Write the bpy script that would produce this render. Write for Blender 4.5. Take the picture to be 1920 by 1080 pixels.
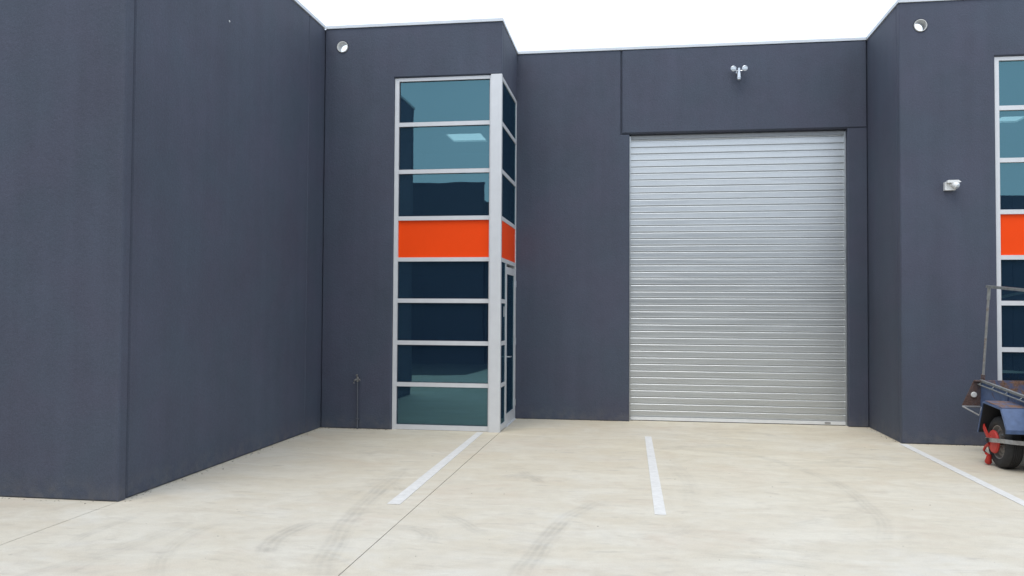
import bpy, bmesh, math, random
from mathutils import Vector, Matrix
random.seed(7)
scene = bpy.context.scene
col = scene.collection
for o in list(bpy.data.objects):
    bpy.data.objects.remove(o)

# ------------------------------------------------------------ camera
PITCH, YAW, ROLL, FPX = 0.0277, 0.1487, 0.0058, 1550.25
cam = bpy.data.objects.new('camera', bpy.data.cameras.new('camera'))
col.objects.link(cam)
fw = Vector((-math.sin(YAW)*math.cos(PITCH), math.cos(YAW)*math.cos(PITCH), math.sin(PITCH)))
rt = Vector((math.cos(YAW), math.sin(YAW), 0))
up = rt.cross(fw)
r2 = rt*math.cos(ROLL) + up*math.sin(ROLL)
u2 = up*math.cos(ROLL) - rt*math.sin(ROLL)
M = Matrix.Identity(4)
for i in range(3):
    M[i][0], M[i][1], M[i][2] = r2[i], u2[i], -fw[i]
M.translation = (0, 0, 1.6)
cam.matrix_world = M
cam.data.sensor_width = 36
cam.data.lens = FPX*36/1920
cam.data.clip_end = 2000
scene.camera = cam

# ------------------------------------------------------------ sky, sun, exposure
SUN_EL, SUN_AZ = math.radians(64), math.radians(198)      # azimuth clockwise from +y: behind the camera
world = bpy.data.worlds.new('World')
scene.world = world
world.use_nodes = True
wn, wl = world.node_tree.nodes, world.node_tree.links
wn.clear()
sky = wn.new('ShaderNodeTexSky')
sky.sky_type = 'NISHITA'
sky.sun_disc = False
sky.sun_elevation = SUN_EL
sky.sun_rotation = SUN_AZ
sky.dust_density = 4
wtc = wn.new('ShaderNodeTexCoord')
wnz = wn.new('ShaderNodeTexNoise')
wnz.inputs['Scale'].default_value = 2.2
wnz.inputs['Detail'].default_value = 5
wl.new(wtc.outputs['Generated'], wnz.inputs['Vector'])
wcr = wn.new('ShaderNodeValToRGB')                        # thin overcast veil, slightly uneven
wcr.color_ramp.elements[0].position = 0.3
wcr.color_ramp.elements[0].color = (0.76, 0.87, 1.02, 1)
wcr.color_ramp.elements[1].position = 0.7
wcr.color_ramp.elements[1].color = (0.90, 0.99, 1.13, 1)
wl.new(wnz.outputs['Fac'], wcr.inputs['Fac'])
wmu = wn.new('ShaderNodeVectorMath')
wmu.operation = 'SCALE'
wmu.inputs['Scale'].default_value = 17.0
wl.new(wcr.outputs['Color'], wmu.inputs[0])
wmx = wn.new('ShaderNodeMixRGB')
wmx.inputs['Fac'].default_value = 0.86
wl.new(sky.outputs['Color'], wmx.inputs[1])
wl.new(wmu.outputs['Vector'], wmx.inputs[2])
wbg = wn.new('ShaderNodeBackground')
wbg.inputs['Strength'].default_value = 0.095
wl.new(wmx.outputs['Color'], wbg.inputs['Color'])
wo = wn.new('ShaderNodeOutputWorld')
wl.new(wbg.outputs['Background'], wo.inputs['Surface'])

sun = bpy.data.objects.new('sun', bpy.data.lights.new('sun', 'SUN'))
sun.data.energy = 1.5
sun.data.angle = math.radians(32)
sun.data.color = (1.0, 0.96, 0.9)
sd = Vector((math.sin(SUN_AZ)*math.cos(SUN_EL), math.cos(SUN_AZ)*math.cos(SUN_EL), math.sin(SUN_EL)))
sun.rotation_euler = sd.to_track_quat('Z', 'Y').to_euler()
sun.location = (0, 0, 30)
col.objects.link(sun)

scene.view_settings.view_transform = 'Standard'
scene.view_settings.look = 'None'
scene.view_settings.exposure = 0.0
scene.view_settings.gamma = 1.0
scene.view_settings.use_curve_mapping = False
scene.render.engine = 'CYCLES'
scene.cycles.max_bounces = 10
scene.cycles.transparent_max_bounces = 12

# ------------------------------------------------------------ material helpers
class NT:
    def __init__(s, name):
        s.m = bpy.data.materials.new(name)
        s.m.use_nodes = True
        s.t = s.m.node_tree
        s.t.nodes.clear()
        s.out = s.t.nodes.new('ShaderNodeOutputMaterial')
    def n(s, typ, **kw):
        nd = s.t.nodes.new('ShaderNode' + typ)
        for k, v in kw.items():
            setattr(nd, k, v)
        return nd
    def l(s, a, b):
        s.t.links.new(a, b)
    def put(s, sock, v):
        if hasattr(v, 'is_output'):
            s.l(v, sock)
        else:
            sock.default_value = v
    def math(s, op, a, b=0.0, c=None, clamp=False):
        nd = s.n('Math', operation=op, use_clamp=clamp)
        s.put(nd.inputs[0], a)
        s.put(nd.inputs[1], b)
        if c is not None:
            s.put(nd.inputs[2], c)
        return nd.outputs[0]
    def pos(s, scale=(1, 1, 1), obj=False):
        tc = s.n('TexCoord') if obj else s.n('NewGeometry')
        mp = s.n('Mapping')
        s.l(tc.outputs['Object' if obj else 'Position'], mp.inputs['Vector'])
        mp.inputs['Scale'].default_value = scale
        return mp.outputs['Vector']
    def noise(s, vec, scale, detail=4, rough=0.55, dist=0.0):
        nd = s.n('TexNoise')
        s.l(vec, nd.inputs['Vector'])
        nd.inputs['Scale'].default_value = scale
        nd.inputs['Detail'].default_value = detail
        nd.inputs['Roughness'].default_value = rough
        nd.inputs['Distortion'].default_value = dist
        return nd.outputs['Fac']
    def ramp(s, fac, p0, c0, p1, c1):
        nd = s.n('ValToRGB')
        e = nd.color_ramp.elements
        e[0].position, e[1].position = p0, p1
        e[0].color = tuple(c0) + (1,) if len(c0) == 3 else c0
        e[1].color = tuple(c1) + (1,) if len(c1) == 3 else c1
        s.l(fac, nd.inputs['Fac'])
        return nd.outputs['Color']
    def mr(s, fac, a, b, lo, hi):
        nd = s.n('MapRange', clamp=True)
        s.put(nd.inputs['Value'], fac)
        for k, v in zip(('From Min', 'From Max', 'To Min', 'To Max'), (a, b, lo, hi)):
            nd.inputs[k].default_value = v
        return nd.outputs['Result']
    def mix(s, fac, a, b, mode='MIX'):
        nd = s.n('MixRGB', blend_type=mode)
        s.put(nd.inputs['Fac'], fac)
        for i, v in ((1, a), (2, b)):
            if not hasattr(v, 'is_output') and len(v) == 3:
                v = tuple(v) + (1,)
            s.put(nd.inputs[i], v)
        return nd.outputs['Color']
    def bsdf(s, color, rough=0.6, metal=0.0, bump=None, bstr=0.3, bdist=0.002, **kw):
        p = s.n('BsdfPrincipled')
        if not hasattr(color, 'is_output') and len(color) == 3:
            color = tuple(color) + (1,)
        s.put(p.inputs['Base Color'], color)
        s.put(p.inputs['Roughness'], rough)
        s.put(p.inputs['Metallic'], metal)
        for k, v in kw.items():
            s.put(p.inputs[k], v)
        if bump is not None:
            b = s.n('Bump')
            b.inputs['Strength'].default_value = bstr
            b.inputs['Distance'].default_value = bdist
            s.l(bump, b.inputs['Height'])
            s.l(b.outputs['Normal'], p.inputs['Normal'])
        s.l(p.outputs[0], s.out.inputs['Surface'])
        return s.m

def mat_wall(name, c):
    t = NT(name)
    g = t.pos()
    big = t.noise(g, 0.7, 3)
    streak = t.noise(t.pos((5, 5, 0.35)), 1.0, 4)
    mid = t.noise(g, 6, 4)
    fine = t.noise(g, 90, 3, 0.7)
    v = t.math('ADD', t.mr(big, .3, .7, -.08, .08), t.mr(streak, .3, .7, -.06, .06))
    v = t.math('ADD', v, t.mr(mid, .3, .7, -.04, .04))
    v = t.math('ADD', v, t.mr(fine, .3, .7, -.16, .16))
    v = t.math('ADD', v, 1.0)
    cc = t.n('CombineXYZ')
    cv = t.n('VectorMath', operation='SCALE')
    tint = t.mix(t.mr(t.noise(g, 1.6, 3), .35, .65, 0, 1), [c[0]*1.04, c[1]*.985, c[2]*1.0], [c[0]*.96, c[1]*1.02, c[2]*1.0])
    t.l(tint, cv.inputs[0])
    t.l(v, cv.inputs['Scale'])
    h = t.math('ADD', t.noise(g, 160, 2, 0.6), t.math('MULTIPLY', t.noise(g, 38, 3), 1.2))
    # splash dust along the foot of the wall
    sep = t.n('SeparateXYZ')
    ge = t.n('NewGeometry')
    t.l(ge.outputs['Position'], sep.inputs[0])
    low = t.math('MULTIPLY', t.mr(sep.outputs['Z'], 0.0, 0.22, 1, 0), t.mr(t.noise(g, 9, 4), .4, .75, 0, .35))
    cf = t.mix(low, cv.outputs['Vector'], (.19, .175, .15))
    return t.bsdf(cf, 0.72, 0, h, 0.55, 0.004)

WALL = mat_wall('charcoal_render', (0.057, 0.067, 0.098))
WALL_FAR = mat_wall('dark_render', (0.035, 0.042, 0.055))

def mat_simple(name, c, rough=0.5, metal=0.0, var=0.06, scale=12, bscale=None, **kw):
    t = NT(name)
    g = t.pos(obj=True)
    n = t.noise(g, scale, 4)
    cv = t.n('VectorMath', operation='SCALE')
    cv.inputs[0].default_value = c
    t.l(t.mr(n, .3, .7, 1-var, 1+var), cv.inputs['Scale'])
    b = t.noise(g, bscale or scale*6, 3)
    return t.bsdf(cv.outputs['Vector'], rough, metal, b, 0.15, 0.001, **kw)

ALU = mat_simple('silver_powdercoat', (.66, .67, .68), 0.42, 0.15, .03, 8)
CAP = mat_simple('flashing', (.60, .63, .66), 0.5, 0.2, .05, 3)
ORANGE = mat_simple('orange_panel', (.88, .068, .005), 0.5, 0, .025, 3, **{'Specular IOR Level': .15})
SEAL = mat_simple('joint_sealant', (.040, .046, .064), .8, 0, .1)
RUBBER = mat_simple('tyre_rubber', (.022, .022, .023), .75, 0, .25, 30)
RED = mat_simple('red_paint', (.50, .032, .022), .5, 0, .18, 20)
STEEL = mat_simple('bare_steel', (.42, .42, .42), .42, .8, .2, 25)
GALVP = mat_simple('galvanised_tube', (.29, .30, .295), .5, .5, .2, 18)
WHITE_PL = mat_simple('white_plastic', (.74, .75, .74), .4, 0, .04)
GREY_PL = mat_simple('grey_plastic', (.40, .43, .46), .4, 0, .05)
CHROME = mat_simple('satin_metal', (.62, .65, .68), .3, .85, .06)
LENS = mat_simple('lamp_lens', (.55, .60, .64), .2, 0.3, .1, 60)
PIPE_W = mat_simple('pvc_liner', (.62, .62, .60), .5, 0, .1)
DARK = mat_simple('dark_void', (.02, .02, .022), .8, 0, .1)
TAPM = mat_simple('weathered_brass', (.22, .215, .20), .45, .5, .25, 40)
PIPE_D = mat_simple('painted_pipe', (.085, .092, .11), .5, 0, .15, 30)
ROOM = mat_simple('room_paint', (.42, .43, .43), .8, 0, .04, 2)
CARPET = mat_simple('carpet', (.07, .075, .08), .9, 0, .15, 30)
ROOFM = mat_simple('roof_sheet', (.45, .47, .48), .45, .4, .06, 2)
RIM = mat_simple('wheel_rim', (.36, .36, .34), .45, .5, .25, 18)

def mat_rusty(name, c, rust, amount, scale=7):
    t = NT(name)
    g = t.pos(obj=True)
    n = t.noise(g, scale, 6, .65, .6)
    f = t.mr(n, amount, amount+.13, 0, 1)
    fine = t.noise(g, scale*9, 3)
    ru = t.ramp(fine, .3, [r*.55 for r in rust], .7, [min(1, r*1.35) for r in rust])
    pa = t.ramp(t.noise(g, scale*2, 4), .3, [r*.8 for r in c], .7, [r*1.2 for r in c])
    return t.bsdf(t.mix(f, pa, ru), t.mr(f, 0, 1, .45, .85), 0, t.math('ADD', fine, f), .4, .002)

BLUE = mat_rusty('faded_blue_paint', (.075, .118, .225), (.15, .085, .06), .62)
BLUE_R = mat_rusty('rust_worn_blue_paint', (.085, .11, .19), (.19, .105, .065), .42)
RUST = mat_rusty('rusted_steel', (.10, .08, .085), (.105, .062, .052), .40)
RUSTPOST = mat_rusty('post_patchy_rust', (.24, .24, .23), (.15, .075, .045), .55)

def mat_galv():
    t = NT('galvanised_slat')
    g = t.pos()
    st = t.noise(t.pos((.9, 1, 26)), 1.0, 4, .6)
    st2 = t.noise(t.pos((2.2, 1, 120)), 1.0, 3, .6)
    sp = t.n('TexVoronoi')
    t.l(t.pos((1, 1, 1.4)), sp.inputs['Vector'])
    sp.inputs['Scale'].default_value = 60
    v = t.math('ADD', t.mr(st, .3, .7, -.045, .045), t.mr(st2, .3, .7, -.05, .05))
    v = t.math('ADD', v, t.mr(sp.outputs['Distance'], 0, .8, -.04, .04))
    cv = t.n('VectorMath', operation='SCALE')
    cv.inputs[0].default_value = (.60, .62, .62)
    t.l(t.math('ADD', v, 1.0), cv.inputs['Scale'])
    ro = t.mr(st, .3, .7, .31, .40)
    return t.bsdf(cv.outputs['Vector'], ro, .85, t.noise(t.pos((1.2, 1, 3)), 2.5, 2), .12, .012)
GALV = mat_galv()

def mat_glass():
    t = NT('tinted_glass')
    g = t.pos()
    gl = t.n('BsdfGlossy')
    gl.inputs['Color'].default_value = (.069, .137, .150, 1)
    gl.inputs['Roughness'].default_value = 0.012
    b = t.n('Bump')
    b.inputs['Strength'].default_value = .04
    b.inputs['Distance'].default_value = .02
    t.l(t.noise(g, 1.6, 1), b.inputs['Height'])
    t.l(b.outputs['Normal'], gl.inputs['Normal'])
    tr = t.n('BsdfTransparent')
    tr.inputs['Color'].default_value = (.20, .25, .265, 1)
    # faint film of dust and the blue body tint of the glass
    df = t.n('BsdfDiffuse')
    df.inputs['Color'].default_value = (.007, .015, .030, 1)
    a = t.n('AddShader')
    a2 = t.n('AddShader')
    t.l(gl.outputs[0], a.inputs[0])
    t.l(tr.outputs[0], a.inputs[1])
    t.l(a.outputs[0], a2.inputs[0])
    t.l(df.outputs[0], a2.inputs[1])
    t.l(a2.outputs[0], t.out.inputs['Surface'])
    return t.m
GLASS = mat_glass()

def mat_lamp():
    t = NT('lit_light_panel')
    e = t.n('Emission')
    e.inputs['Color'].default_value = (.9, 1, 1, 1)
    e.inputs['Strength'].default_value = 5.0
    t.l(e.outputs[0], t.out.inputs['Surface'])
    return t.m
LAMP = mat_lamp()

# tyre scuffs on the concrete: each an arc through three ground points, half width, strength
MARKS = [((-2.282, 7.663), (-2.171, 6.261), (-1.927, 4.996), .085, .40),
         ((-.364, 6.902), (-.594, 5.981), (-.674, 5.099), .075, .36),
         ((-2.408, 5.909), (-2.472, 5.601), (-2.416, 5.24), .08, .42),
         ((-3.83, 5.855), (-3.852, 5.568), (-3.825, 5.286), .05, .40),
         ((1.331, 9.563), (1.832, 8.2), (1.801, 6.513), .07, .30),
         ((-1.731, 5.934), (-1.576, 5.915), (-1.441, 5.667), .07, .30),
         ((-1.474, 6.382), (-1.27, 6.121), (-1.11, 5.922), .06, .30),
         ((-3.11, 5.772), (-3.111, 5.408), (-2.817, 4.634), .06, .22),
         ((.408, 8.906), (.487, 7.96), (.477, 7.287), .09, .16),
         ((-1.083, 8.198), (-.966, 7.9), (-.908, 7.759), .06, .35),
         ((-2.319, 7.531), (-2.181, 7.411), (-2.069, 7.2), .07, .32),
         ((-3.601, 4.553), (-3.468, 4.963), (-3.352, 5.507), .07, .22),
         ((.55, 9.9), (1.05, 9.72), (1.35, 9.66), .07, .22),
         ((1.0, 10.9), (1.25, 10.75), (1.5, 10.68), .06, .25),
         ((1.9, 9.3), (2.3, 9.05), (2.75, 9.0), .12, .16),
         ((0.39, 9.859), (0.81, 10.17), (1.307, 10.184), 0.14, 0.3),
         ((2.144, 9.348), (2.56, 9.687), (2.843, 9.605), 0.16, 0.22),
         ((1.357, 11.378), (1.597, 11.374), (1.735, 11.162), 0.07, 0.34),
         ((-1.185, 7.912), (-1.055, 7.987), (-0.966, 7.9), 0.1, 0.34),
         ((1.185, 6.514), (1.461, 6.723), (1.818, 7.044), 0.09, 0.2),
         ((0.483, 5.636), (0.814, 5.573), (1.094, 5.485), 0.08, 0.22),
         ((-3.407, 4.723), (-3.372, 5.102), (-3.32, 5.659), 0.07, 0.22),
         ((-2.934, 8.882), (-2.616, 9.153), (-2.354, 8.988), 0.07, 0.24),
         ((-0.005, 6.011), (0.186, 6.115), (0.39, 6.377), 0.1, 0.16),
         ((-2.467, 6.768), (-2.405, 7.443), (-2.276, 8.267), 0.06, 0.18)]

def mat_concrete():
    t = NT('yard_concrete')
    g = t.pos()
    n1 = t.noise(g, .42, 5, .6, .5)
    n2 = t.noise(t.pos((.8, 1.6, 1)), 1.5, 6, .65, .8)
    n3 = t.noise(g, 9, 5, .65)
    n4 = t.noise(g, 110, 3, .7)
    sw = t.noise(t.pos((1.5, 3.0, 1)), 1.5, 6, .68, 1.4)          # trowel sweeps
    c = t.ramp(n1, .34, (.585, .535, .43), .62, (.565, .535, .47))
    c = t.mix(t.mr(n2, .42, .66, 0, .7), c, (.515, .46, .365))
    c = t.mix(t.mr(n2, .30, .46, .5, 0), c, (.655, .62, .54))
    c = t.mix(t.mr(sw, .52, .76, 0, .5), c, (.42, .375, .315))
    pk = t.noise(t.pos((1, 1.5, 1)), .9, 5, .7, .7)
    c = t.mix(t.mr(pk, .54, .72, 0, .42), c, (.50, .405, .315))
    c = t.mix(t.mr(pk, .30, .44, .35, 0), c, (.62, .61, .57))
    c = t.mix(t.mr(n3, .55, .8, 0, .28), c, (.46, .41, .335))
    # sandy staining of the part next to the buildings, its edge broken up, plus lightening painted in to offset wall shade
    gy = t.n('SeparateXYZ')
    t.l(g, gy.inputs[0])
    sand_lift = t.mr(t.math('ADD', gy.outputs[1], t.mr(n1, .3, .7, -2.5, 2.5)), 5.2, 9.0, 0, .5)
    c = t.mix(sand_lift, c, t.mix(1.0, c, (1.10, 1.045, .925), 'MULTIPLY'))
    v = t.math('ADD', t.mr(n3, .3, .7, -.05, .05), t.mr(n4, .3, .7, -.09, .09))
    cv = t.n('VectorMath', operation='SCALE')
    t.l(c, cv.inputs[0])
    t.l(t.math('ADD', v, 1.0), cv.inputs['Scale'])
    c = cv.outputs['Vector']
    # dark specks and oil drips
    vo = t.n('TexVoronoi')
    t.l(g, vo.inputs['Vector'])
    vo.inputs['Scale'].default_value = 2.3
    vo.inputs['Randomness'].default_value = 1
    spk = t.math('MULTIPLY', t.mr(vo.outputs['Distance'], .012, .045, 1, 0), t.mr(t.noise(g, 3.1, 2), .45, .58, 0, .75))
    c = t.mix(spk, c, (.10, .09, .08))
    # smudges
    sm = t.math('MULTIPLY', t.mr(t.noise(t.pos((1.2, 3.2, 1)), 2.6, 4, .6, .4), .60, .74, 0, 1), t.mr(n4, .3, .7, .2, .6))
    c = t.mix(sm, c, (.33, .29, .24))
    sep = t.n('SeparateXYZ')
    t.l(g, sep.inputs[0])
    X, Y = sep.outputs[0], sep.outputs[1]
    tot = None
    grit = t.mr(t.noise(g, 7, 4), .35, .65, .35, 1)
    wob = t.mr(t.noise(g, .9, 2), .3, .7, -.03, .03)
    brk = t.mr(t.noise(g, 2.2, 4, .7), .38, .62, .45, 1)
    for A, B, C_, hw, st in MARKS:
        hw, st = hw*1.1, st*.88
        (ax, ay), (bx, by), (cx, cy) = A, B, C_
        d = 2*(ax*(by-cy) + bx*(cy-ay) + cx*(ay-by))
        ux = ((ax*ax+ay*ay)*(by-cy) + (bx*bx+by*by)*(cy-ay) + (cx*cx+cy*cy)*(ay-by))/d
        uy = ((ax*ax+ay*ay)*(cx-bx) + (bx*bx+by*by)*(ax-cx) + (cx*cx+cy*cy)*(bx-ax))/d
        r = math.hypot(ax-ux, ay-uy)
        m = Vector((ax-ux+cx-ux, ay-uy+cy-uy)).normalized()
        if m.x*(bx-ux) + m.y*(by-uy) < 0:
            m = -m
        half = math.acos(max(-1, min(1, (m.x*(ax-ux) + m.y*(ay-uy))/r)))
        dx = t.math('SUBTRACT', X, ux)
        dy = t.math('SUBTRACT', Y, uy)
        ln = t.math('SQRT', t.math('ADD', t.math('MULTIPLY', dx, dx), t.math('MULTIPLY', dy, dy)))
        off = t.math('ADD', t.math('SUBTRACT', ln, r), wob)
        ad = t.math('ABSOLUTE', off)
        body = t.mr(ad, hw*.55, hw*1.15, 1, 0)
        groove = t.mr(t.math('SINE', t.math('MULTIPLY', off, 6.283*3.3/(2*hw))), -.9, .5, .55, 1)
        cs = t.math('DIVIDE', t.math('ADD', t.math('MULTIPLY', dx, m.x), t.math('MULTIPLY', dy, m.y)), ln)
        ang = t.mr(cs, math.cos(half*1.35), math.cos(half*.85), 0, 1)
        k = t.math('MULTIPLY', t.math('MULTIPLY', body, groove), t.math('MULTIPLY', ang, st))
        tot = k if tot is None else t.math('MAXIMUM', tot, k)
    c = t.mix(t.math('MULTIPLY', t.math('MULTIPLY', tot, grit), brk), c, (.13, .12, .11))
    # dirt gathered where slab meets wall
    return t.bsdf(c, t.mr(n2, .3, .7, .55, .75), 0, t.math('ADD', n4, t.math('MULTIPLY', n3, .6)), .25, .002)
CONC = mat_concrete()

def mat_linepaint():
    t = NT('line_paint')
    g = t.pos()
    c = t.ramp(t.noise(g, 14, 5, .65), .3, (.60, .585, .555), .62, (.71, .695, .665))
    w = t.mr(t.noise(g, 45, 4, .7), .66, .72, 0, .7)
    c = t.mix(w, c, (.46, .43, .37))
    c = t.mix(t.mr(t.noise(t.pos((2, 7, 1)), 2, 4), .58, .75, 0, .4), c, (.42, .40, .36))
    return t.bsdf(c, .6, 0, t.noise(g, 90, 3), .2, .001)
LINE = mat_linepaint()
JOINT = mat_simple('joint_filler', (.17, .155, .135), .9, 0, .2, 40)

# ------------------------------------------------------------ object helpers
ORG = {}                                                   # building-time origin of every object
def empty(name, loc, label=None, cat=None, group=None):
    o = bpy.data.objects.new(name, None)
    o.empty_display_size = .2
    o.location = loc
    col.objects.link(o)
    ORG[o] = Vector(loc)
    tag(o, label, cat, group)
    return o
def tag(o, label=None, cat=None, group=None, kind=None):
    for k, v in (('label', label), ('category', cat), ('group', group), ('kind', kind)):
        if v:
            o[k] = v
    return o
def link_mesh(name, me, mat, parent, org):
    if mat is not None and not me.materials:
        me.materials.append(mat)
    o = bpy.data.objects.new(name, me)
    col.objects.link(o)
    ORG[o] = Vector(org)
    if parent is not None:
        o.parent = parent
        o.location = ORG[o] - ORG[parent]
    else:
        o.location = org
    return o
def obj(name, bm, mat, parent=None, smooth=False, bevel=0.0, base=False):
    """bm holds coordinates in place; the origin is moved to the middle (or the base) of the piece"""
    if bevel:
        bmesh.ops.bevel(bm, geom=[e for e in bm.edges if len(e.link_faces) == 2 and e.calc_face_angle(0) > .6],
                        offset=bevel, segments=2, affect='EDGES', profile=.6)
    lo = Vector([min(v.co[i] for v in bm.verts) for i in range(3)])
    hi = Vector([max(v.co[i] for v in bm.verts) for i in range(3)])
    c = (lo+hi)/2
    if base:
        c.z = lo.z
    bmesh.ops.translate(bm, verts=bm.verts, vec=-c)
    bmesh.ops.recalc_face_normals(bm, faces=bm.faces)
    me = bpy.data.meshes.new(name)
    bm.to_mesh(me)
    bm.free()
    if not smooth:
        for p in me.polygons:
            p.use_smooth = False
    else:
        for p in me.polygons:
            p.use_smooth = True
        me.set_sharp_from_angle(angle=math.radians(38))
    return link_mesh(name, me, mat, parent, c)
def clone(src, parent, delta=(0, 0, 0), name=None):
    o = src.copy()
    o.name = name or src.name.split('.')[0]
    col.objects.link(o)
    o.parent = parent
    ORG[o] = ORG[src] + Vector(delta)
    o.location = ORG[o] - (ORG[parent] if parent else Vector())
    return o
def bx(bm, x0, x1, y0, y1, z0, z1):
    vs = [bm.verts.new((x, y, z)) for x in (x0, x1) for y in (y0, y1) for z in (z0, z1)]
    for f in ((0, 1, 3, 2), (4, 6, 7, 5), (0, 4, 5, 1), (2, 3, 7, 6), (0, 2, 6, 4), (1, 5, 7, 3)):
        bm.faces.new([vs[i] for i in f])
    return bm
def box(name, d, mat, parent=None, bevel=0.0, **kw):
    return obj(name, bx(bmesh.new(), *d), mat, parent, bevel=bevel, **kw)
def frame(d):
    d = d.normalized()
    a = Vector((0, 0, 1)) if abs(d.z) < .9 else Vector((0, 1, 0))
    u = d.cross(a).normalized()
    return u, d.cross(u).normalized()
def tube(bm, pts, r, seg=12, caps=True):
    pts = [Vector(p) for p in pts]
    rs = r if isinstance(r, (list, tuple)) else [r]*len(pts)
    rings = []
    for i, p in enumerate(pts):
        d = pts[min(i+1, len(pts)-1)] - pts[max(i-1, 0)]
        u, w = frame(d)
        rings.append([bm.verts.new(p + (u*math.cos(2*math.pi*k/seg) + w*math.sin(2*math.pi*k/seg))*rs[i]) for k in range(seg)])
    for a, b in zip(rings, rings[1:]):
        for k in range(seg):
            bm.faces.new((a[k], a[(k+1) % seg], b[(k+1) % seg], b[k]))
    if caps:
        bm.faces.new(rings[0])
        bm.faces.new(rings[-1])
    return bm
def strap(bm, pts, w, th, up=(0, 0, 1)):
    """flat bar along a path: w along up, th across"""
    pts = [Vector(p) for p in pts]
    upv = Vector(up)
    rings = []
    for i, p in enumerate(pts):
        d = (pts[min(i+1, len(pts)-1)] - pts[max(i-1, 0)]).normalized()
        s = d.cross(upv).normalized()
        n = s.cross(d).normalized()
        rings.append([bm.verts.new(p + s*a*th/2 + n*b*w/2) for a, b in ((-1, -1), (1, -1), (1, 1), (-1, 1))])
    for a, b in zip(rings, rings[1:]):
        for k in range(4):
            bm.faces.new((a[k], a[(k+1) % 4], b[(k+1) % 4], b[k]))
    bm.faces.new(rings[0])
    bm.faces.new(rings[-1])
    return bm
def lathe(bm, prof, c, axis='x', seg=32):
    """prof: list of (offset along axis, radius)"""
    rings = []
    for t, r in prof:
        ring = []
        for k in range(seg):
            a = 2*math.pi*k/seg
            p = {'x': (t, r*math.cos(a), r*math.sin(a)), 'y': (r*math.cos(a), t, r*math.sin(a)), 'z': (r*math.cos(a), r*math.sin(a), t)}[axis]
            ring.append(bm.verts.new(Vector(c) + Vector(p)))
        rings.append(ring)
    for a, b in zip(rings, rings[1:]):
        for k in range(seg):
            bm.faces.new((a[k], a[(k+1) % seg], b[(k+1) % seg], b[k]))
    bm.faces.new(rings[0])
    bm.faces.new(rings[-1])
    return bm
def prism(bm, poly, axis, a, b):
    def at(p, t):
        return {'x': (t, p[0], p[1]), 'y': (p[0], t, p[1]), 'z': (p[0], p[1], t)}[axis]
    lo = [bm.verts.new(at(p, a)) for p in poly]
    hi = [bm.verts.new(at(p, b)) for p in poly]
    n = len(poly)
    bm.faces.new(lo)
    bm.faces.new(hi)
    for i in range(n):
        bm.faces.new((lo[i], lo[(i+1) % n], hi[(i+1) % n], hi[i]))
    return bm
def panel(name, poly, axis, face, thick, parent, holes=(), bev=.012, mat=None):
    """precast wall panel with chamfered edges: outline poly in (u, z); axis 'y' faces -y at y = face,
    axis 'x' faces +x (thick > 0 goes to -x) or -x (thick < 0 goes to +x)"""
    cu = bpy.data.curves.new(name, 'CURVE')
    cu.dimensions = '2D'
    cu.fill_mode = 'BOTH'
    cu.extrude = abs(thick)/2 - bev
    cu.bevel_depth = bev
    cu.bevel_resolution = 0
    cu.offset = -bev
    def spline(pts):
        sp = cu.splines.new('POLY')
        sp.points.add(len(pts)-1)
        for q, p in zip(sp.points, pts):
            q.co = (p[0], p[1], 0, 1)
        sp.use_cyclic_u = True
    spline(poly)
    for hx, hz, hr in holes:
        spline([(hx + hr*math.cos(2*math.pi*k/28), hz + hr*math.sin(2*math.pi*k/28)) for k in range(28)])
    tmp = bpy.data.objects.new(name, cu)
    col.objects.link(tmp)
    bpy.context.view_layer.update()
    me0 = bpy.data.meshes.new_from_object(tmp.evaluated_get(bpy.context.evaluated_depsgraph_get()))
    bpy.data.objects.remove(tmp)
    bpy.data.curves.remove(cu)
    bm = bmesh.new()
    bm.from_mesh(me0)
    bpy.data.meshes.remove(me0)
    bmesh.ops.remove_doubles(bm, verts=bm.verts, dist=1e-4)
    for v in bm.verts:
        u, z, w = v.co
        if axis == 'y':
            v.co = (u, face + thick/2 + w, z)
        else:
            v.co = (face - thick/2 + w, u, z)
    return obj(name, bm, mat or WALL, parent)

# ------------------------------------------------------------ measured positions (metres, camera foot at the origin)
XA, YA = -4.239, 6.33            # outer corner of the left unit
YB, XB = 10.78, -1.768           # face of the window wall, face of its return
YC = 12.22                       # face of the door wall
XD, YD = 3.234, 10.79            # outer corner of the right unit
TOP = 5.465                      # top of the wall panels, below the flashing
G = .012                         # joint between panels
HEAD = 4.757                     # window head
ZT = [(4.706, 4.757), (4.089, 4.144), (3.447, 3.502), (2.814, 2.869), (2.259, 2.313), (1.702, 1.758), (1.137, 1.193), (.578, .633), (.012, .068)]

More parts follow.
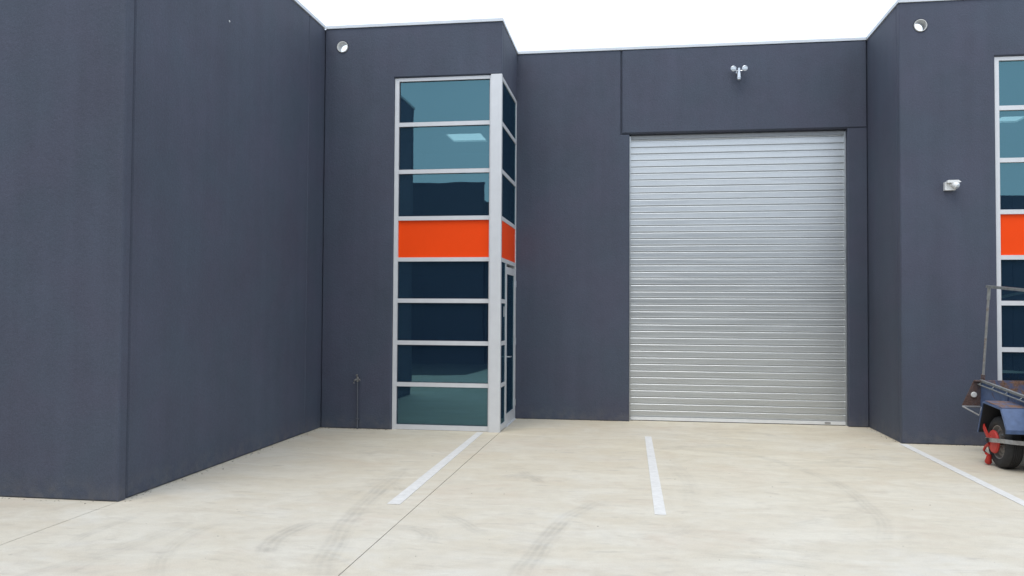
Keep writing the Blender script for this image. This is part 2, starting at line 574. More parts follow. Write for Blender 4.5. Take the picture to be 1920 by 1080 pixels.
# ------------------------------------------------------------ ground
g = box('ground', (-300, 300, -300, 300, -.4, -.022), JOINT)
tag(g, kind='structure')
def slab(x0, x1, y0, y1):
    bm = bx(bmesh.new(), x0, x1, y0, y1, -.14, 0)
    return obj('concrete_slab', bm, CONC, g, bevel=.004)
JW = .0036
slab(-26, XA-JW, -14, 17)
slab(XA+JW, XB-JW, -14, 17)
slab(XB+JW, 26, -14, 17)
road = box('road', (-300, 300, -300, -14.02, -.1, -.02), mat_simple('asphalt', (.05, .05, .052), .85, 0, .2, 20))
tag(road, kind='structure')
bm = prism(bmesh.new(), [(-26, -3.19), (-4.13, -3.19), (-4.13, -1.2), (-4.3, 1.1), (-4.9, 1.45), (-26, 1.7)], 'z', .0005, .006)
tag(obj('driveway', bm, road.data.materials[0]), kind='structure')
def paint(quad):
    bm = bmesh.new()
    lo = [bm.verts.new((x, y, .0015)) for x, y in quad]
    hi = [bm.verts.new((x, y, .0045)) for x, y in quad]
    bm.faces.new(hi)
    bm.faces.new(lo)
    for i in range(4):
        bm.faces.new((lo[i], lo[(i+1) % 4], hi[(i+1) % 4], hi[i]))
    return tag(obj('painted_line', bm, LINE), kind='structure')
paint(((-2.028, 6.64), (-1.918, 6.64), (-1.975, 10.73), (-2.062, 10.73)))
paint(((.150, 6.66), (.240, 6.66), (.200, 10.77), (.116, 10.77)))
paint(((3.195, 5.6), (3.29, 5.6), (3.275, 10.74), (3.185, 10.74)))

# ------------------------------------------------------------ shared pieces
def cap(parent, d):
    return box('parapet_flashing', d, CAP, parent, bevel=.004)
def overflow(parent, x, y, z, r, thick):
    bm = bmesh.new()
    lathe(bm, [(-.012, r-.007), (-.012, r), (thick+.02, r), (thick+.02, r-.007), (-.012, r-.007)], (x, y, z), 'y', 32)
    bm.faces.ensure_lookup_table()
    # lathe closes its ends with discs: drop them so the pipe stays open
    for f in [f for f in bm.faces if len(f.verts) > 4]:
        bm.faces.remove(f)
    return obj('overflow_pipe', bm, PIPE_W, parent, smooth=True)
def room(parent, x0, x1, y0, y1, z0, z1, lights, x_open=None):
    """plain office room behind a window: floor, ceiling, walls as single pieces"""
    t = .02
    box('room_floor', (x0, x1, y0, y1, z0-t, z0), CARPET, parent)
    ce = box('room_ceiling', (x0, x1, y0, y1, z1, z1+t), ROOM, parent)
    box('room_wall', (x0, x1, y1, y1+t, z0, z1), ROOM, parent)
    box('room_wall', (x0-t, x0, y0, y1, z0, z1), ROOM, parent)
    box('room_wall', (x1, x1+t, x_open or y0, y1, z0, z1), ROOM, parent)
    for lx0, lx1, ly0, ly1 in lights:
        box('light_panel', (lx0, lx1, ly0, ly1, z1-.03, z1-.008), LAMP, ce)
        bm = bmesh.new()
        for d in ((lx0-.04, lx0, ly0-.04, ly1+.04), (lx1, lx1+.04, ly0-.04, ly1+.04), (lx0, lx1, ly0-.04, ly0), (lx0, lx1, ly1, ly1+.04)):
            bx(bm, *d, z1-.06, z1-.001)
        obj('light_surround', bm, WHITE_PL, ce)

# ------------------------------------------------------------ left unit
LU = empty('warehouse_unit', (-10, YA, 0), 'tall blank charcoal rendered warehouse unit projecting furthest into the yard', 'building', 'warehouse units round the yard')
panel('wall_panel', [(-15.5, 0), (XA, 0), (XA, TOP), (-15.5, TOP)], 'y', YA, .118, LU)
panel('wall_panel', [(YA+.118+G, 0), (10.238, 0), (10.238, TOP), (YA+.118+G, TOP)], 'x', XA, .15, LU, bev=.014)
panel('wall_panel', [(10.238+.004, 0), (YB+.16, 0), (YB+.16, TOP), (10.238+.004, TOP)], 'x', XA-.001, .15, LU, bev=.006)
box('joint_seal', (XA-.12, XA-.018, YA+.112, YA+.118+G+.006, .0, TOP-.01), SEAL, LU)
box('joint_seal', (XA-.12, XA-.012, 10.23, 10.25, .0, TOP-.01), SEAL, LU)
cap(LU, (-15.5, XA+.014, YA-.014, YA+.17, TOP-.002, TOP+.04))
cap(LU, (XA-.19, XA+.016, YA+.172, YB-.016, TOP-.002, TOP+.038))
obj('wall_plug', lathe(bmesh.new(), [(-.002, .010), (.004, .010), (.006, .007)], (XA, 8.09, 4.632), 'x', 14), WHITE_PL, LU, smooth=True)
box('roof', (-15.5, XA-.16, YA+.13, 17, 4.86, 4.92), ROOFM, LU)

# ------------------------------------------------------------ middle unit
MU = empty('warehouse_unit', (-.5, YC, 0), 'charcoal warehouse unit with galvanised roller door and glazed corner entry', 'building', 'warehouse units round the yard')
WX0 = -3.246
panel('wall_panel', [(XA+.004, 0), (WX0, 0), (WX0, HEAD), (XB, HEAD), (XB, TOP), (XA+.004, TOP)], 'y', YB, .12, MU, holes=[(-3.985, 5.207, .078)])
panel('wall_panel', [(YB+.126, HEAD-.002), (YC-.003, HEAD-.002), (YC-.003, TOP), (YB+.126, TOP)], 'x', XB-.0015, .12, MU, bev=.005)
panel('wall_panel', [(XB-.1, 0), (-.095, 0), (-.095, 4.205), (-.224, 4.205), (-.224, TOP), (XB-.1, TOP)], 'y', YC, .15, MU)
panel('wall_panel', [(-.224+G, 4.205+G), (XD-.004, 4.205+G), (XD-.004, TOP), (-.224+G, TOP)], 'y', YC-.006, .15, MU, bev=.018)
panel('wall_panel', [(2.962, 0), (XD-.004, 0), (XD-.004, 4.225), (2.962, 4.225)], 'y', YC+.002, .15, MU)
box('joint_seal', (-.235, -.2, YC+.022, YC+.1, 4.2, TOP-.01), SEAL, MU)
box('joint_seal', (-.235, -.098, YC+.02, YC+.1, 4.195, 4.23), SEAL, MU)
box('joint_seal', (2.965, XD-.006, YC+.03, YC+.1, 4.21, 4.236), SEAL, MU)
overflow(MU, -3.985, YB, 5.207, .076, .12)
cap(MU, (XA+.018, XB+.014, YB-.014, YB+.17, TOP-.002, TOP+.036))
cap(MU, (XB-.17, XB+.012, YB+.172, YC-.016, TOP-.002, TOP+.034))
cap(MU, (XB-.17, XD-.018, YC-.014, YC+.19, TOP-.002, TOP+.036))
box('roof', (XA-.15, XB-.13, YB+.13, YC+.02, 4.86, 4.92), ROOFM, MU)
box('roof', (XA-.15, XD+.1, YC+.17, 17, 4.86, 4.92), ROOFM, MU)
# upper and lower room behind the corner glazing
room(MU, -4.36, -1.83, YB+.135, 16.6, 2.90, 4.84, [(-3.40, -2.76, 14.5, 15.2)], x_open=YC+.16)
room(MU, -4.36, -1.83, YB+.135, 16.6, .012, 2.30, [], x_open=YC+.16)

# corner window: the mesh carries stiles, head and sill; transoms, panes and spandrel are its pieces
YF = YB+.028
XPOST = -1.912
bm = bmesh.new()
bx(bm, WX0+.004, -3.184, YF, YF+.1, .0, HEAD-.006)
bx(bm, -1.934, XPOST-.002, YF+.002, YF+.1, .0, HEAD-.006)
bx(bm, -3.184, -1.934, YF, YF+.1, ZT[0][0], HEAD-.006)
bx(bm, -3.184, -1.934, YF, YF+.1, .004, ZT[8][1])
cw = obj('corner_window', bm, ALU, MU, bevel=.003)
for z0, z1 in ZT[1:8]:
    box('transom', (-3.183, -1.935, YF+.002, YF+.09, z0, z1), ALU, cw, bevel=.003)
for i in range(8):
    zt, zb = ZT[i][0], ZT[i+1][1]
    if i == 3:
        box('spandrel_panel', (-3.183, -1.935, YF+.028, YF+.05, zb+.001, zt-.001), ORANGE, cw)
    else:
        tl = obj('glass_pane', bx(bmesh.new(), -3.183, -1.935, YF+.032, YF+.042, zb+.001, zt-.001), GLASS, cw)
        tl.rotation_euler = (random.uniform(-.0015, .0015), 0, random.uniform(-.0015, .0015))
        bmb = bmesh.new()
        for d in ((-3.183, -3.176, zb, zt), (-1.942, -1.935, zb, zt), (-3.176, -1.942, zb, zb+.007), (-3.176, -1.942, zt-.007, zt)):
            bx(bmb, d[0], d[1], YF+.022, YF+.031, d[2]+.0005, d[3]-.0005)
        obj('glazing_bead', bmb, SEAL, cw)
box('corner_post', (XPOST, XB+.003, YB-.012, YB+.058, .0, HEAD-.003), ALU, MU, bevel=.006)
box('wall_seal', (WX0-.004, WX0+.004, YF-.006, YF+.05, 0, HEAD-.01), SEAL, MU)

# return glazing, faces +x
XF = XB-.003
Y0, Y1, YM = YB+.06, YC-.006, 11.25
bm = bmesh.new()
bx(bm, XF-.09, XF, Y0, Y0+.03, 0, HEAD-.008)
bx(bm, XF-.09, XF, Y1-.06, Y1, 0, HEAD-.008)
bx(bm, XF-.09, XF, Y0+.03, Y1-.06, ZT[0][0]-.01, HEAD-.008)
bx(bm, XF-.09, XF, YM, YM+.05, 0.0, ZT[4][0])
bx(bm, XF-.09, XF, Y0+.03, YM, .004, .085)
rw = obj('side_window', bm, ALU, MU, bevel=.003)
for z0, z1 in ZT[1:5]:
    box('transom', (XF-.088, XF-.002, Y0+.03, Y1-.06, z0, z1), ALU, rw, bevel=.003)
for z0, z1 in ZT[5:8]:
    box('transom', (XF-.088, XF-.002, Y0+.03, YM, z0, z1), ALU, rw, bevel=.003)
for i in range(4):
    zt, zb = ZT[i][0] - (.01 if i == 0 else 0), ZT[i+1][1]
    if i == 3:
        box('spandrel_panel', (XF-.03, XF-.009, Y0+.03, Y1-.06, zb+.001, zt-.001), ORANGE, rw)
    else:
        box('glass_pane', (XF-.02, XF-.011, Y0+.03, Y1-.06, zb+.001, zt-.001), GLASS, rw)
for i in range(4, 8):
    zt, zb = ZT[i][0], (ZT[i+1][1] if i < 7 else .085)
    box('glass_pane', (XF-.02, XF-.011, Y0+.03, YM, zb+.001, zt-.001), GLASS, rw)
box('sticker', (XF-.0105, XF-.009, YM-.11, YM-.06, 1.52, 1.66), WHITE_PL, rw)
# entry door in the return
DY0, DY1, DZ0, DZ1 = YM+.056, Y1-.066, .014, 2.215
bm = bmesh.new()
bx(bm, XF-.05, XF-.004, DY0, DY0+.075, DZ0, DZ1)
bx(bm, XF-.05, XF-.004, DY1-.075, DY1, DZ0, DZ1)
bx(bm, XF-.05, XF-.004, DY0+.075, DY1-.075, DZ1-.1, DZ1)
bx(bm, XF-.05, XF-.004, DY0+.075, DY1-.075, DZ0, DZ0+.15)
ed = obj('entry_door', bm, ALU, MU, bevel=.003)
box('glass_pane', (XF-.024, XF-.014, DY0+.075, DY1-.075, DZ0+.15, DZ1-.1), GLASS, ed)
bm = bmesh.new()
bx(bm, XF-.006, XF+.002, DY0+.018, DY0+.056, .90, 1.05)
tube(bm, [(XF, DY0+.037, .965), (XF+.05, DY0+.037, .965)], .009)
tube(bm, [(XF+.05, DY0+.028, .965), (XF+.05, DY0+.15, .963)], .009)
obj('door_handle', bm, CHROME, ed, smooth=True)
for hz in (.25, 1.15, 2.0):
    bm = tube(bmesh.new(), [(XF+.004, DY1+.003, hz-.05), (XF+.004, DY1+.003, hz+.05)], .011)
    obj('hinge', bm, CHROME, ed, smooth=True)
box('door_sill', (XF-.08, XF+.02, DY0, DY1, .001, .012), ALU, ed)

# roller door: slats, side guides and bottom rail are its pieces
DX0, DX1, YR = -.095, 2.962, YC+.13
rd = box('roller_door', (DX0+.021, DX1-.021, YR+.030, YR+.06, .0, 4.2), GALV, MU)     # the curtain's backing sheet
for x0, x1 in ((DX0-.03, DX0+.018), (DX1-.018, DX1+.03)):
    box('side_guide', (x0, x1, YR-.03, YR+.06, 0, 4.2), GALV, rd, bevel=.003)
P = .0969
prof = [(.0210, 0), (.0210, .0050), (.0010, .0085), (-.0004, .0120), (-.0006, .0165), (.0, .0205), (.0, .073), (-.0005, .0765),
        (-.0005, .0825), (.0001, .0862), (.0022, .0890), (.0210, .0912), (.0210, P-.0004), (.024, P-.0004), (.024, 0)]
bm = prism(bmesh.new(), [(p[0], p[1]) for p in prof], 'x', DX0+.019, DX1-.019)
bmesh.ops.translate(bm, verts=bm.verts, vec=(0, YR, .0585))
first = obj('slat', bm, GALV, rd)
for i in range(1, 43):
    s = clone(first, rd, (0, random.uniform(-.0008, .0008), i*P))
    s.rotation_euler = (random.uniform(-.007, .007), random.uniform(-.0003, .0003), 0)
bm = bmesh.new()
bx(bm, DX0+.02, DX1-.02, YR-.014, YR+.02, .010, .0575)
obj('bottom_rail', bm, WHITE_PL, rd, bevel=.004)
bm = bmesh.new()
bx(bm, 2.66, 2.74, YR-.017, YR-.0125, .020, .047)
bx(bm, 2.675, 2.69, YR-.0185, YR-.0165, .026, .041)
bx(bm, 2.71, 2.725, YR-.0185, YR-.0165, .026, .041)
obj('rail_latch', bm, STEEL, rd)
box('head_flashing', (DX0+.02, DX1-.02, YR-.02, YR-.008, 4.150, 4.2), GREY_PL, rd, bevel=.003)
box('rubber_seal', (DX0+.02, DX1-.02, YR-.006, YR+.014, .0005, .0098), RUBBER, rd)
box('door_backing', (DX0-.2, DX1+.25, YR+.1, YR+.14, 0, 4.8), DARK, MU)

# ------------------------------------------------------------ right unit
RU = empty('warehouse_unit', (5, YD, 0), 'charcoal warehouse unit with a tall window and a white wall light, behind the trailer', 'building', 'warehouse units round the yard')
RX0, RX1 = 4.336, 6.9
panel('wall_panel', [(XD, 0), (RX0, 0), (RX0, HEAD-.004), (RX1, HEAD-.004), (RX1, 0), (13.5, 0), (13.5, TOP), (XD, TOP)], 'y', YD, .118, RU, holes=[(3.484, 5.166, .078)])
panel('wall_panel', [(YD+.118+.006, 0), (YC+.16, 0), (YC+.16, TOP), (YD+.118+.006, TOP)], 'x', XD+.001, -.15, RU, bev=.006)
overflow(RU, 3.484, YD, 5.166, .076, .118)
cap(RU, (XD-.014, 13.5, YD-.014, YD+.17, TOP-.002, TOP+.038))
cap(RU, (XD-.016, XD+.17, YD+.172, YC+.15, TOP-.002, TOP+.040))
box('roof', (XD+.16, 13.5, YD+.13, 17, 4.86, 4.92), ROOFM, RU)
room(RU, 4.2, 9.4, YD+.135, 17, 2.90, 4.84, [(5.85, 6.25, 14.3, 14.75), (7.6, 8.2, 15.6, 16.2)])
room(RU, 4.2, 9.4, YD+.135, 17, .012, 2.30, [])
YF2 = YD+.03
bm = bmesh.new()
bx(bm, RX0+.004, RX0+.058, YF2, YF2+.1, 0, HEAD-.01)
bx(bm, RX1-.058, RX1-.004, YF2, YF2+.1, 0, HEAD-.01)
bx(bm, RX0+.058, RX1-.058, YF2, YF2+.1, ZT[0][0]-.004, HEAD-.01)
bx(bm, RX0+.058, RX1-.058, YF2, YF2+.1, .004, ZT[8][1])
tw = obj('tall_window', bm, ALU, RU, bevel=.003)
for z0, z1 in ZT[1:8]:
    box('transom', (RX0+.059, RX1-.059, YF2+.002, YF2+.09, z0, z1), ALU, tw, bevel=.003)
for i in range(8):
    zt, zb = ZT[i][0] - (.004 if i == 0 else 0), ZT[i+1][1]
    if i == 3:
        box('spandrel_panel', (RX0+.059, RX1-.059, YF2+.028, YF2+.05, zb+.001, zt-.001), ORANGE, tw)
    else:
        box('glass_pane', (RX0+.059, RX1-.059, YF2+.032, YF2+.042, zb+.001, zt-.001), GLASS, tw)

# ------------------------------------------------------------ row of units across the yard, behind the camera (seen in the glass)
def far_unit(x0, x1, y, h, label):
    u = empty('warehouse_unit', ((x0+x1)/2, y, 0), label, 'building', 'warehouse units across the yard')
    n = max(1, round((x1-x0)/4))
    w = (x1-x0)/n
    for i in range(n):
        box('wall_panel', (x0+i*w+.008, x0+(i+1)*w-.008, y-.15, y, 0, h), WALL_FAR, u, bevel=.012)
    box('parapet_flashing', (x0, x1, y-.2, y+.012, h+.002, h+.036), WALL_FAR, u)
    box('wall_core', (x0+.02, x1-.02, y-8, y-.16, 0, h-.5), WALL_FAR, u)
    return u
far_unit(-34, -4.62, -3.2, 5.52, 'taller dark warehouse unit across the yard mirrored in the corner window')
far_unit(-4.60, 18, -3.3, 4.9, 'lower dark warehouse unit across the yard')

# ------------------------------------------------------------ wall fittings
L1 = empty('twin_floodlight', (1.459, YC-.006, 5.04), 'silver twin head floodlight with hanging sensor above the roller door', 'light')
bm = bmesh.new()
lathe(bm, [(0, .034), (-.02, .034), (-.026, .028)], (1.459, YC-.006, 5.055), 'y', 20)
tube(bm, [(1.459, YC-.02, 5.055), (1.459, YC-.10, 5.055)], .014)
obj('wall_bracket', bm, CHROME, L1, smooth=True)
bm = bmesh.new()
lathe(bm, [(0.078, .010), (.07, .020), (.02, .021), (-.03, .026), (-.055, .027), (-.058, .032), (-.075, .032), (-.078, .025), (-.092, .027), (-.098, .02)], (1.459, YC-.10, 5.03), 'z', 20)
obj('sensor_head', bm, CHROME, L1, smooth=True)
for s in (-1, 1):
    bm = tube(bmesh.new(), [(1.459, YC-.10, 5.062), (1.459+s*.05, YC-.10, 5.066), (1.459+s*.068, YC-.105, 5.085)], .0075, 8)
    obj('arm', bm, CHROME, L1, smooth=True)
    c = (1.459+s*.079, YC-.11, 5.092)
    h = obj('lamp_head', lathe(bmesh.new(), [(.05, .012), (.045, .026), (.0, .038), (-.012, .039), (-.014, .034), (-.008, .031)], c, 'y', 24), CHROME, L1, smooth=True)
    obj('lamp_lens', lathe(bmesh.new(), [(-.0082, .0305), (-.012, .02), (-.014, .006)], c, 'y', 24), LENS, h, smooth=True)

L2 = empty('sensor_light', (3.80, YD, 3.14), 'small white plastic sensor light on the wall of the right unit', 'light')
box('base_box', (3.735, 3.855, YD-.055, YD+.001, 3.105, 3.205), WHITE_PL, L2, bevel=.008)
bm = prism(bmesh.new(), [(3.745, 3.213), (3.76, 3.222), (3.875, 3.222), (3.905, 3.198), (3.88, 3.190), (3.745, 3.190)], 'y', YD-.105, YD-.0555)
obj('hood', bm, WHITE_PL, L2, bevel=.004)
bm = bmesh.new()
c0 = Vector((3.845, YD-.085, 3.160))
d0 = Vector((.62, -.55, -.56)).normalized()
tube(bm, [c0-d0*.05, c0-d0*.045, c0+d0*.02, c0+d0*.03], [.02, .036, .040, .036], 20)
obj('sensor_eye', bm, WHITE_PL, L2, smooth=True)
bm = tube(bmesh.new(), [c0+d0*.031, c0+d0*.04, c0+d0*.045], [.034, .026, .012], 20)
obj('lens', bm, LENS, L2, smooth=True)

T = empty('garden_tap', (-3.702, YB-.045, 0), 'thin dark standpipe with a weathered tap against the wall by the corner window', 'tap')
tx, ty = -3.702, YB-.045
obj('standpipe', tube(bmesh.new(), [(tx, ty, -.0), (tx, ty, .3), (tx-.004, ty, .655)], .0098, 12), PIPE_D, T, smooth=True)
bm = bmesh.new()
bx(bm, tx-.015, tx+.015, ty-.013, YB+.001, .127, .143)
obj('pipe_clip', bm, PIPE_D, T, bevel=.002)
bm = bmesh.new()
tube(bm, [(tx-.004, ty, .635), (tx-.004, ty, .70)], [.019, .016], 12)
tube(bm, [(tx-.004, ty, .668), (tx-.010, ty-.04, .668), (tx-.022, ty-.075, .655), (tx-.026, ty-.082, .62)], [.014, .013, .012, .013], 12)
obj('tap_body', bm, TAPM, T, smooth=True)
bm = bmesh.new()
tube(bm, [(tx-.004, ty-.012, .69), (tx-.004, ty-.022, .725)], .008, 10)
tube(bm, [(tx-.016, ty-.024, .728), (tx+.008, ty-.024, .728)], .008, 10)
tube(bm, [(tx-.004, ty-.054, .728), (tx-.004, ty+.006, .728)], .008, 10)
obj('tap_handle', bm, TAPM, T, smooth=True)
bm = tube(bmesh.new(), [(tx, ty, .665), (tx+.032, ty-.005, .667), (tx+.036, ty-.008, .645)], [.011, .011, .009], 10)
obj('side_outlet', bm, TAPM, T, smooth=True)

# ------------------------------------------------------------ trailer (built level, then pitched nose-down about the wheel foot)
TR = empty('box_trailer', (0, 0, 0), 'worn blue and rust steel box trailer parked beside the right unit', 'trailer')
SX, WID = .21, 1.22                # body side, body width; local x = 0 is the outer tyre face
yb, yf = .975, -1.15               # end by the wall, drawbar end
zt_, zb_ = .755, .40
box('side_panel', (SX, SX+.014, yf, yb, zb_, zt_-.006), BLUE, TR, bevel=.002)
box('side_panel', (SX+WID-.014, SX+WID, yf, yb, zb_, zt_-.006), BLUE, TR, bevel=.002)
box('end_panel', (SX+.015, SX+WID-.015, yb-.014, yb, zb_, zt_+.012), BLUE_R, TR, bevel=.002)
box('end_panel', (SX+.015, SX+WID-.015, yf, yf+.014, zb_, zt_), BLUE_R, TR, bevel=.002)
box('tray_floor', (SX+.015, SX+WID-.015, yf+.015, yb-.015, zb_, zb_+.012), BLUE_R, TR)
for x in (SX-.012, SX+WID-.02):
    box('top_edge', (x, x+.032, yf, yb+.005, zt_-.005, zt_+.018), GALVP, TR, bevel=.003)
for s, x in ((-1, SX-.034), (1, SX+WID+.034)):
    bm = tube(bmesh.new(), [(x, yf+.03, zt_-.034), (x, yb+.03, zt_-.034)], .008, 10)
    for k in range(7):
        yy = yf+.06 + k*(yb-yf-.1)/6
        tube(bm, [(x, yy, zt_-.034), (x-s*.032, yy, zt_-.005)], .006, 8)
    obj('rope_rail', bm, GALVP, TR, smooth=True)
for yy in (.26, -.62):
    box('stiffener', (SX-.014, SX-.001, yy-.02, yy+.02, zb_, zt_-.008), BLUE, TR, bevel=.003)
box('chassis_rail', (SX+.0, SX+.05, yf-.05, yb, .33, .399), RUST, TR, bevel=.004)
box('chassis_rail', (SX+WID-.05, SX+WID, yf-.05, yb, .33, .399), RUST, TR, bevel=.004)
box('axle', (.10, SX+WID+.11, -.022, .022, .240, .284), RUST, TR, bevel=.004)
for x in (SX+.02, SX+WID-.06):
    bm = strap(bmesh.new(), [(x+.02, -.42, .325), (x+.02, -.2, .298), (x+.02, 0, .29), (x+.02, .2, .298), (x+.02, .42, .325)], .02, .045)
    obj('leaf_spring', bm, RUST, TR)
# wing plate with reflector and its brace
for s, x in ((1, 0), (-1, 2*SX+WID)):
    fx = lambda v: x + s*v
    bm = prism(bmesh.new(), [(fx(.01), .470), (fx(SX-.001), .470), (fx(SX-.001), .768), (fx(.135), .768)], 'y', yb-.012, yb-.004)
    bx(bm, min(fx(.13), fx(SX-.001)), max(fx(.13), fx(SX-.001)), yb-.05, yb-.0125, .755, .769)
    wp = obj('wing_plate', bm, RUST, TR, bevel=.0015)
    obj('reflector', lathe(bmesh.new(), [(0, .032), (-.012, .032), (-.018, .026), (-.019, .01)], (fx(.135), yb-.013, .60), 'y', 24), PIPE_W, wp, smooth=True)
    bm = tube(bmesh.new(), [(fx(.012), yb-.02, .465), (fx(.17), yb-.08, .375), (fx(SX-.004), yb-.06, .462)], .009, 8)
    tube(bm, [(fx(.012), yb-.02, .463), (fx(SX-.004), yb-.02, .463)], .010, 8)
    obj('brace', bm, STEEL, wp, smooth=True)
# mudguards
def guard(x0, x1):
    pts = [(.315, .30), (.195, .655), (-.245, .660), (-.385, .47), (-.385, .43)]
    th = .006
    bm = bmesh.new()
    inn = []
    cx_, cz_ = -.05, .38
    outl = pts
    inn = [(p[0]+(cx_-p[0])*.02, p[1]+(cz_-p[1])*.025) for p in pts]
    prism(bm, outl + inn[::-1], 'x', x0, x1)
    lip = [(p[0]+(cx_-p[0])*.045, p[1]+(cz_-p[1])*.05) for p in pts]
    xo = x0 if x0 < SX else x1
    prism(bm, outl + lip[::-1], 'x', xo-.004, xo+.004)
    gd_ = obj('mudguard', bm, BLUE, TR, bevel=.0015)
    i2 = [(p[0]+(cx_-p[0])*.055, p[1]+(cz_-p[1])*.06) for p in pts]
    i1 = [(p[0]+(cx_-p[0])*.024, p[1]+(cz_-p[1])*.029) for p in pts]
    bm = prism(bmesh.new(), i1 + i2[::-1], 'x', x0+.010, x1-.010)
    xi = x1-.0095 if x0 < SX else x0+.0015
    prism(bm, [(.26, .33), (.17, .62), (-.22, .62), (-.34, .47), (-.34, .42)], 'x', xi, xi+.008)
    obj('guard_lining', bm, DARK, gd_)
    return gd_
gmat = None
gd = guard(-.065, SX-.001)
gd2 = guard(SX+WID+.001, SX+WID+SX+.065)
# rust-worn top sheets
box('guard_top', (-.05, SX-.004, -.235, .187, .662, .665), BLUE_R, gd)
# wheels
def wheel(x, s):
    """x: outer face, s: +1 when the outer face looks to -x"""
    R_, W_ = .266, .172
    cz = .266
    t_ = lambda v: s*v
    tp = [(.020, .170), (.006, .182), (.0, .205), (.004, .236), (.020, .257), (.040, .264)]
    for k in range(5):                                   # tread ribs with grooves between
        a = .044 + k*.0185
        tp += [(a, .266), (a+.012, .266), (a+.0135, .259), (a+.017, .259)]
    tp += [(.135, .264), (.152, .256), (.168, .236), (.172, .205), (.166, .182), (.152, .170)]
    ty_ = obj('wheel', lathe(bmesh.new(), [(t_(a), b) for a, b in [(.060, .05), (.060, .09), (.062, .115), (.050, .125), (.052, .150), (.035, .162), (.016, .166), (.014, .172), (.02, .174), (.15, .174), (.15, .1)]], (x, 0, cz), 'x', 40), RIM, TR, smooth=True)
    bmt = lathe(bmesh.new(), [(t_(a), b) for a, b in tp], (x, 0, cz), 'x', 48)
    for f in [f for f in bmt.faces if len(f.verts) > 4]:
        bmt.faces.remove(f)
    obj('tyre', bmt, RUBBER, ty_, smooth=True)
    obj('hub_cap', lathe(bmesh.new(), [(t_(.06), .032), (t_(.035), .03), (t_(.028), .022)], (x, 0, cz), 'x', 20), RUST, ty_, smooth=True)
    for k in range(5):
        a = 2*math.pi*k/5+.3
        obj('wheel_nut', lathe(bmesh.new(), [(t_(.061), .011), (t_(.046), .011), (t_(.043), .007)], (x, .07*math.cos(a), cz+.07*math.sin(a)), 'x', 6), STEEL, ty_)
    return ty_
wheel(0, 1)
wheel(2*SX+WID, -1)
# rack frame
for x in (SX+.03, SX+WID-.03):
    bm = tube(bmesh.new(), [(x, .99, .76), (x, .972, .90), (x, .935, 1.24), (x, .875, 1.79)], .0135, 12)
    po = obj('rack_post', bm, RUSTPOST, TR, smooth=True)
    obj('post_sleeve', tube(bmesh.new(), [(x, .883, 1.70), (x, .871, 1.832)], .018, 12), GALVP, po, smooth=True)
    obj('post_foot', tube(bmesh.new(), [(x, .995, .742), (x, .984, .83)], .023, 12), RUST, po, smooth=True)
    obj('rack_post', tube(bmesh.new(), [(x, -1.05, .76), (x, -1.05, 1.82)], .0135, 12), RUSTPOST, TR, smooth=True)
    box('rack_bar', (x-.014, x+.014, -1.15, .925, 1.832, 1.862), GALVP, TR, bevel=.003)
box('rack_bar', (SX+.0475, SX+WID-.0475, -1.07, -1.03, 1.826, 1.860), GALVP, TR, bevel=.003)
# drawbar and prop stand
for s in (0, 1):
    xa = SX+.03 if s == 0 else SX+WID-.03
    obj('drawbar', strap(bmesh.new(), [(xa, yf, .365), (SX+WID/2+(-.03 if s == 0 else .03), -2.35, .365)], .065, .05), RUST, TR)
obj('coupling', tube(bmesh.new(), [(SX+WID/2, -2.3, .372), (SX+WID/2, -2.5, .372), (SX+WID/2, -2.58, .36)], [.04, .045, .05], 14), STEEL, TR, smooth=True)
obj('prop_stand', tube(bmesh.new(), [(SX+WID/2, -2.2, .155), (SX+WID/2, -2.2, .56)], .024, 12), STEEL, TR, smooth=True)
TR.location = (3.715, 9.315, 0.001)
TR.rotation_euler = (math.radians(4.1), 0, 0)

# wheel clamp on the near wheel
CL = empty('wheel_clamp', (3.66, 9.32, 0), 'red steel wheel clamp with a flat bar locked on the trailer wheel', 'wheel clamp')
WX, WY, WZ = 3.715, 9.30, .266
obj('cover_plate', lathe(bmesh.new(), [(.0, .118), (-.012, .122), (-.026, .112), (-.036, .07), (-.038, .02)], (WX-.004, WY+.02, WZ+.0), 'x', 32), RED, CL, smooth=True)
bm = strap(bmesh.new(), [(WX-.052, WY+.135, WZ+.006), (WX-.052, WY-.02, WZ+.02), (WX-.05, WY-.2, WZ+.04), (WX-.03, WY-.285, WZ+.048), (WX+.02, WY-.33, WZ+.046), (WX+.20, WY-.345, WZ+.035)], .042, .010)
obj('lock_bar', bm, STEEL, CL, bevel=.002)
bm = strap(bmesh.new(), [(WX-.035, WY+.03, WZ+.02), (WX-.04, WY+.12, WZ+.05), (WX-.035, WY+.22, WZ+.125), (WX-.005, WY+.275, WZ+.15), (WX+.12, WY+.285, WZ+.15)], .040, .018)
obj('upper_arm', bm, RED, CL, bevel=.003)
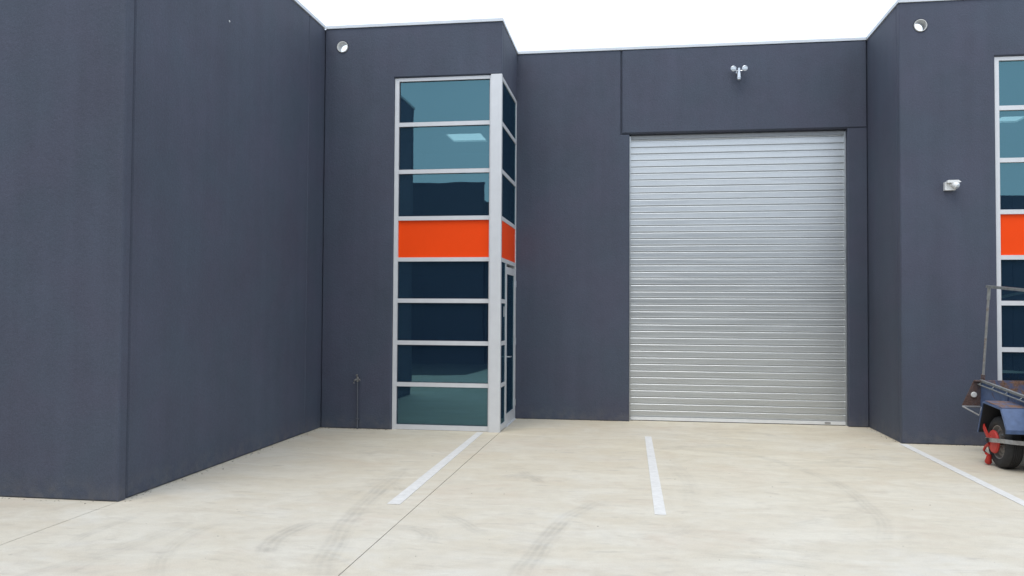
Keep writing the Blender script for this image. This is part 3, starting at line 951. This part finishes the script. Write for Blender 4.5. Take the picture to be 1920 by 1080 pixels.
bm = tube(bmesh.new(), [(WX-.04, WY+.07, WZ-.03), (WX-.045, WY+.16, WZ-.075), (WX-.045, WY+.20, WZ-.12), (WX-.03, WY+.185, WZ-.150), (WX-.02, WY+.12, WZ-.165)], [.018, .014, .013, .014, .016], 10)
obj('lower_arm', bm, RED, CL, smooth=True)
bm = tube(bmesh.new(), [(WX-.02, WY+.13, WZ-.16), (WX-.02, WY+.155, WZ-.235), (WX-.02, WY+.16, WZ-.245)], [.022, .036, .03], 12)
obj('clamp_foot', bm, RED, CL, smooth=True)
box('bar_lock', (WX-.075, WX-.0575, WY+.045, WY+.085, WZ-.012, WZ+.03), DARK, CL, bevel=.004)

# ------------------------------------------------------------ grit gathered along the foot of the walls
bm = bmesh.new()
def chip(x, y, s):
    a = random.uniform(0, 6.28)
    h = s*random.uniform(.3, .7)
    vs = [bm.verts.new((x+s*math.cos(a+k*2.09)*random.uniform(.6, 1.2), y+s*math.sin(a+k*2.09)*random.uniform(.6, 1.2), .0003)) for k in range(3)]
    tpv = bm.verts.new((x, y, h))
    for k in range(3):
        bm.faces.new((vs[k], vs[(k+1) % 3], tpv))
    bm.faces.new(vs[::-1])
def along(x0, y0, x1, y1, n, spread, nx, ny):
    for _ in range(n):
        t = random.random()
        d = abs(random.gauss(0, spread)) + .004
        chip(x0+(x1-x0)*t + nx*d, y0+(y1-y0)*t + ny*d, random.choice((.004, .005, .006, .008, .011)))
along(XA, YA, XA, YB, 150, .05, 1, 0)
along(XA, YB, WX0, YB, 90, .04, 0, -1)
along(XB, YC, DX0, YC, 60, .02, 0, -1)
along(XD, YC, XD, YD, 50, .03, -1, 0)
along(XD, YD, 4.4, YD, 50, .03, 0, -1)
along(-9, YA, XA, YA, 60, .03, 0, -1)
for _ in range(60):
    chip(random.uniform(-4, 3), random.uniform(4.6, 10.5), random.choice((.004, .005, .007)))
tag(obj('grit', bm, mat_simple('grit', (.13, .115, .09), .9, 0, .4, 60)), 'fine dark grit gathered along the foot of the walls', 'grit', kind='stuff')
